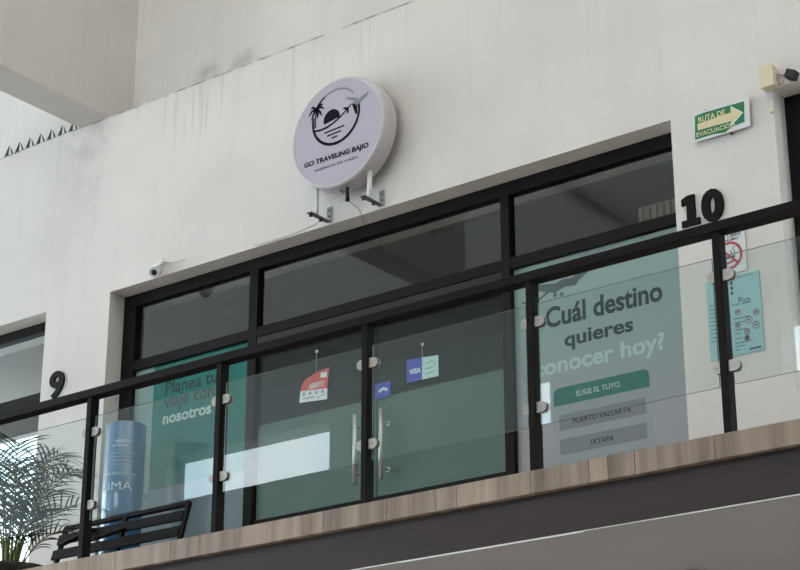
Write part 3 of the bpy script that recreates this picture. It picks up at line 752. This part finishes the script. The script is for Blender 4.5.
# ------------------------------------------------------------------ blue advertising cylinder
CX, CY, CR, CT = -9.247, 8.85, 0.142, 5.39
t = thing('display_column', 'tall blue cylindrical advertising display with pale lettering behind the bench', 'display', (CX, CY, FL))
b = MB().lathe([(CR, FL), (CR, CT - 0.004), (CR - 0.004, CT)], (CX, CY, 0), 'Z', 64); child(b, 'cylinder', 'blue_print', t)
a_c = math.radians(-44)
def wrap(u, z):
    a = a_c + u / (CR + 0.002)
    return (CX + (CR + 0.002) * math.cos(a), CY + (CR + 0.002) * math.sin(a), z)
lines = [('LIMA', -0.165, 0.066, 4.893, 4.950, 0.0), ('MERIDIAN', -0.15, 0.082, 4.998, 5.018, 0.0), ('MERIDIAN', -0.07, 0.045, 5.232, 5.252, 0.03), ('by the sea', -0.09, 0.02, 5.200, 5.217, 0.03)]
lines += [('departamentos en venta', u0, u1, 5.150 - k * 0.027, 5.162 - k * 0.027, 0.0) for k, (u0, u1) in enumerate(((-0.10, 0.085), (-0.09, 0.05), (-0.10, 0.065), (-0.09, 0.05)))]
for body_, u0, u1, z0_, z1_, wt in lines:
    child(MB().text(body_, u0, u1, z0_, z1_, 0, wt, fn=wrap), 'lettering', 'pale_ink', t)

# ------------------------------------------------------------------ bench
t = thing('balcony_bench', 'black metal slatted bench facing the glass railing', 'bench', (-8.85, 8.3, FL))
lean = 0.29
def by(z): return 8.5 + (z - 4.614) * lean
bd = Vector((0, lean, 1)).normalized(); bn = Vector((0, 1, -lean)).normalized()
BX0, BX1 = -9.42, -8.245
def slat(x0_, x1_, zc, h, name, th=0.014, off=0.0):
    mb = MB().obox(((x0_ + x1_) / 2, by(zc) + off, zc), (1, 0, 0), bn, bd, (x1_ - x0_) / 2, th / 2, h / 2, 0.003)
    return child(mb, name, 'black', t)
slat(BX0, BX1, 4.605, 0.030, 'back_rail', 0.03)
slat(-9.44, -8.27, 4.522, 0.072, 'back_slat', 0.016, -0.012)
slat(-9.455, -8.27, 4.413, 0.072, 'back_slat', 0.016, -0.012)
for x_ in (BX0 + 0.012, BX1 - 0.012, -8.83):
    mb = MB().bar((x_, by(4.17), 4.17), (x_, by(4.61), 4.61), 0.032 if x_ != -8.83 else 0.04, 0.026, (1, 0, 0), 0.004)
    child(mb, 'back_post', 'black', t)
for k in range(5):
    y_ = 7.98 + k * 0.095
    child(MB().box(-9.47, -8.26, y_, y_ + 0.07, 4.190, 4.206, 0.003), 'seat_slat', 'black', t)
for x_ in (BX0 + 0.012, BX1 - 0.012):
    mb = MB().bar((x_, 8.0, 4.175), (x_, 8.43, 4.175), 0.03, 0.03); child(mb, 'seat_rail', 'black', t)
    for y_ in (8.02, 8.41):
        child(MB().bar((x_, y_, FL), (x_, y_, 4.175), 0.03, 0.03), 'leg', 'black', t)
child(MB().bar((-8.83, 8.0, 4.175), (-8.83, 8.43, 4.175), 0.035, 0.03), 'seat_rail', 'black', t)
for a_, c_ in (((-8.80, by(4.50) - 0.02, 4.50), (-8.66, 8.05, 4.34)), ((-9.10, by(4.55) - 0.02, 4.55), (-9.02, 8.1, 4.36))):
    child(MB().bar(a_, c_, 0.03, 0.022), 'arm_rest', 'black', t)

# ------------------------------------------------------------------ potted palm
PC = Vector((-8.93, 7.62, FL))
t = thing('potted_palm', 'feathery green potted palm behind the railing glass at far left', 'plant', PC)
b = MB().lathe([(0.17, 0), (0.205, 0.05), (0.235, 0.22), (0.25, 0.24), (0.25, 0.262), (0.225, 0.262), (0.22, 0.235)], PC, 'Z', 40)
child(b, 'pot', 'pot', t)
b = MB().lathe([(0.005, 0.236), (0.222, 0.232)], PC, 'Z', 32, False, False); child(b, 'soil', 'soil', t)
rnd = random.Random(5)
def frond(p0, p1, p2, p3, n, length, m, width=0.016, up_=0.0):
    """one arching leaf: a rachis on a Bezier with paired narrow leaflets"""
    p = [Vector(q) for q in (p0, p1, p2, p3)]
    def bz(s): return p[0] * (1 - s) ** 3 + 3 * p[1] * s * (1 - s) ** 2 + 3 * p[2] * s * s * (1 - s) + p[3] * s ** 3
    b = MB()
    b.mi = 1
    b.tube([bz(k / 16) for k in range(17)], [0.007 * (1 - 0.8 * k / 16) for k in range(17)], 5)
    b.mi = 0
    for k in range(n):
        s = 0.28 + 0.72 * k / (n - 1)
        c = bz(s); d = (bz(min(1, s + 0.01)) - bz(s - 0.01)).normalized()
        sd = d.cross(Vector((0, 0, 1)))
        sd = sd.normalized() if sd.length > 0.05 else Vector((1, 0, 0))
        nn = sd.cross(d)
        ln = length * (0.45 + 0.55 * math.sin(PI * min(1, 0.15 + 0.85 * (s - 0.28) / 0.72) ** 0.8)) * rnd.uniform(0.85, 1.12)
        for sg_ in (-1, 1):
            dr = (sd * sg_ * 0.78 + d * 0.62 + nn * (0.28 + up_) + Vector((rnd.uniform(-.1, .1), rnd.uniform(-.1, .1), rnd.uniform(-.1, .1)))).normalized()
            side = dr.cross(nn).normalized()
            prev = None
            for j in range(5):
                u = j / 4
                q = c + dr * ln * u + Vector((0, 0, -0.35 * ln * u * u))
                wv = width * (0.55 + 0.9 * u) * (1 - u) ** 0.7 + 0.0004
                a = b.bm.verts.new(q - side * wv * 0.5); e = b.bm.verts.new(q + side * wv * 0.5); f_ = b.bm.verts.new(q + nn * wv * 0.22)
                if prev:
                    for A, B2, C2, D2 in ((prev[0], prev[2], f_, a), (prev[2], prev[1], e, f_)):
                        fc = b.bm.faces.new((A, B2, C2, D2)); fc.smooth = True
                prev = (a, e, f_)
    return child(b, 'frond', [m, 'stem'], t)
base = PC + Vector((0, 0, 0.25))
# each leaf: the compass way it leans, its reach, its height, droop
leaves = [
    (0, 0.55, 0.62, 0.05), (18, 0.62, 0.50, 0.16), (-14, 0.50, 0.48, 0.05), (35, 0.45, 0.70, 0.10), (60, 0.35, 0.82, 0.10), (95, 0.30, 0.85, 0.12),
    (140, 0.35, 0.88, 0.16), (165, 0.45, 0.75, 0.2), (200, 0.42, 0.80, 0.15), (235, 0.26, 0.78, 0.1), (275, 0.22, 0.75, 0.08), (-40, 0.36, 0.66, 0.08),
    (8, 0.42, 0.78, 0.10), (30, 0.50, 0.34, 0.14), (180, 0.5, 0.4, 0.2), (320, 0.25, 0.86, 0.10),
    (5, 0.30, 0.42, 0.06), (210, 0.3, 0.5, 0.1)]
for i, (az, rch, h, dp) in enumerate(leaves):
    a = math.radians(az); dv = Vector((math.cos(a), math.sin(a) * 0.8, 0))
    st = base + dv * 0.03 + Vector((rnd.uniform(-.03, .03), rnd.uniform(-.03, .03), -0.03))
    frond(st, st + Vector((0, 0, h * 0.5)) + dv * rch * 0.1, st + Vector((0, 0, h * 1.12)) + dv * rch * 0.45, st + Vector((0, 0, h - dp)) + dv * rch, 16, 0.30, 'leaf' if i % 3 else 'leaf_pale')
b = MB()
for k in range(9):
    a = k * 0.7
    q = base + Vector((0.035 * math.cos(a), 0.035 * math.sin(a), -0.03))
    b.tube([q, q + Vector((0.02 * math.cos(a), 0.02 * math.sin(a), 0.18 + 0.02 * (k % 3)))], [0.012, 0.008], 8)
child(b, 'stem', 'stem', t)

# ------------------------------------------------------------------ grille parts, ceiling lamp, loose bits on the wall
g = [o for o in C.objects if o.name.startswith('air_grille')][0]
b = MB()
for k in range(17): b.box(-5.46 + k * 0.05, -5.435 + k * 0.05, 9.60, 9.63, 6.14, 6.32)
b.box(-5.48, -4.62, 9.63, 9.66, 6.12, 6.34)
child(b, 'slat', 'brick', g)
t = thing('ceiling_downlight', 'round recessed downlight in the grey balcony soffit at the bottom edge', 'light', (-4.3, 7.9, 3.574))
b = MB().lathe([(0.075, 0.004), (0.075, -0.006), (0.058, -0.008), (0.055, 0.003)], (-4.37, 8.05, 3.572), 'Z', 32, True, False); child(b, 'trim_ring', 'soffit', t)
b = MB().lathe([(0.056, 0.0), (0.056, -0.002)], (-4.37, 8.05, 3.572), 'Z', 32, False); child(b, 'lens', 'grey_dark', t)
tag(MB().lathe([(0.016, 0.0), (0.016, -0.008), (0.006, -0.012)], (-4.206, 9.0, 6.40), 'Y', 16).build('wall_plug', 'beige'), 'tiny beige wall plug below the junction box', 'plug')
b = MB().tube([(-7.60, 8.997, 6.60), (-7.66, 8.997, 6.575), (-7.75, 8.997, 6.565), (-7.86, 8.997, 6.556), (-8.02, 8.997, 6.552), (-8.20, 8.997, 6.556), (-8.215, 8.997, 6.57)], 0.0022, 6)
tag(b.build('loose_wire', 'galv'), 'thin loose wire on the white wall along the opening edge', 'wire')
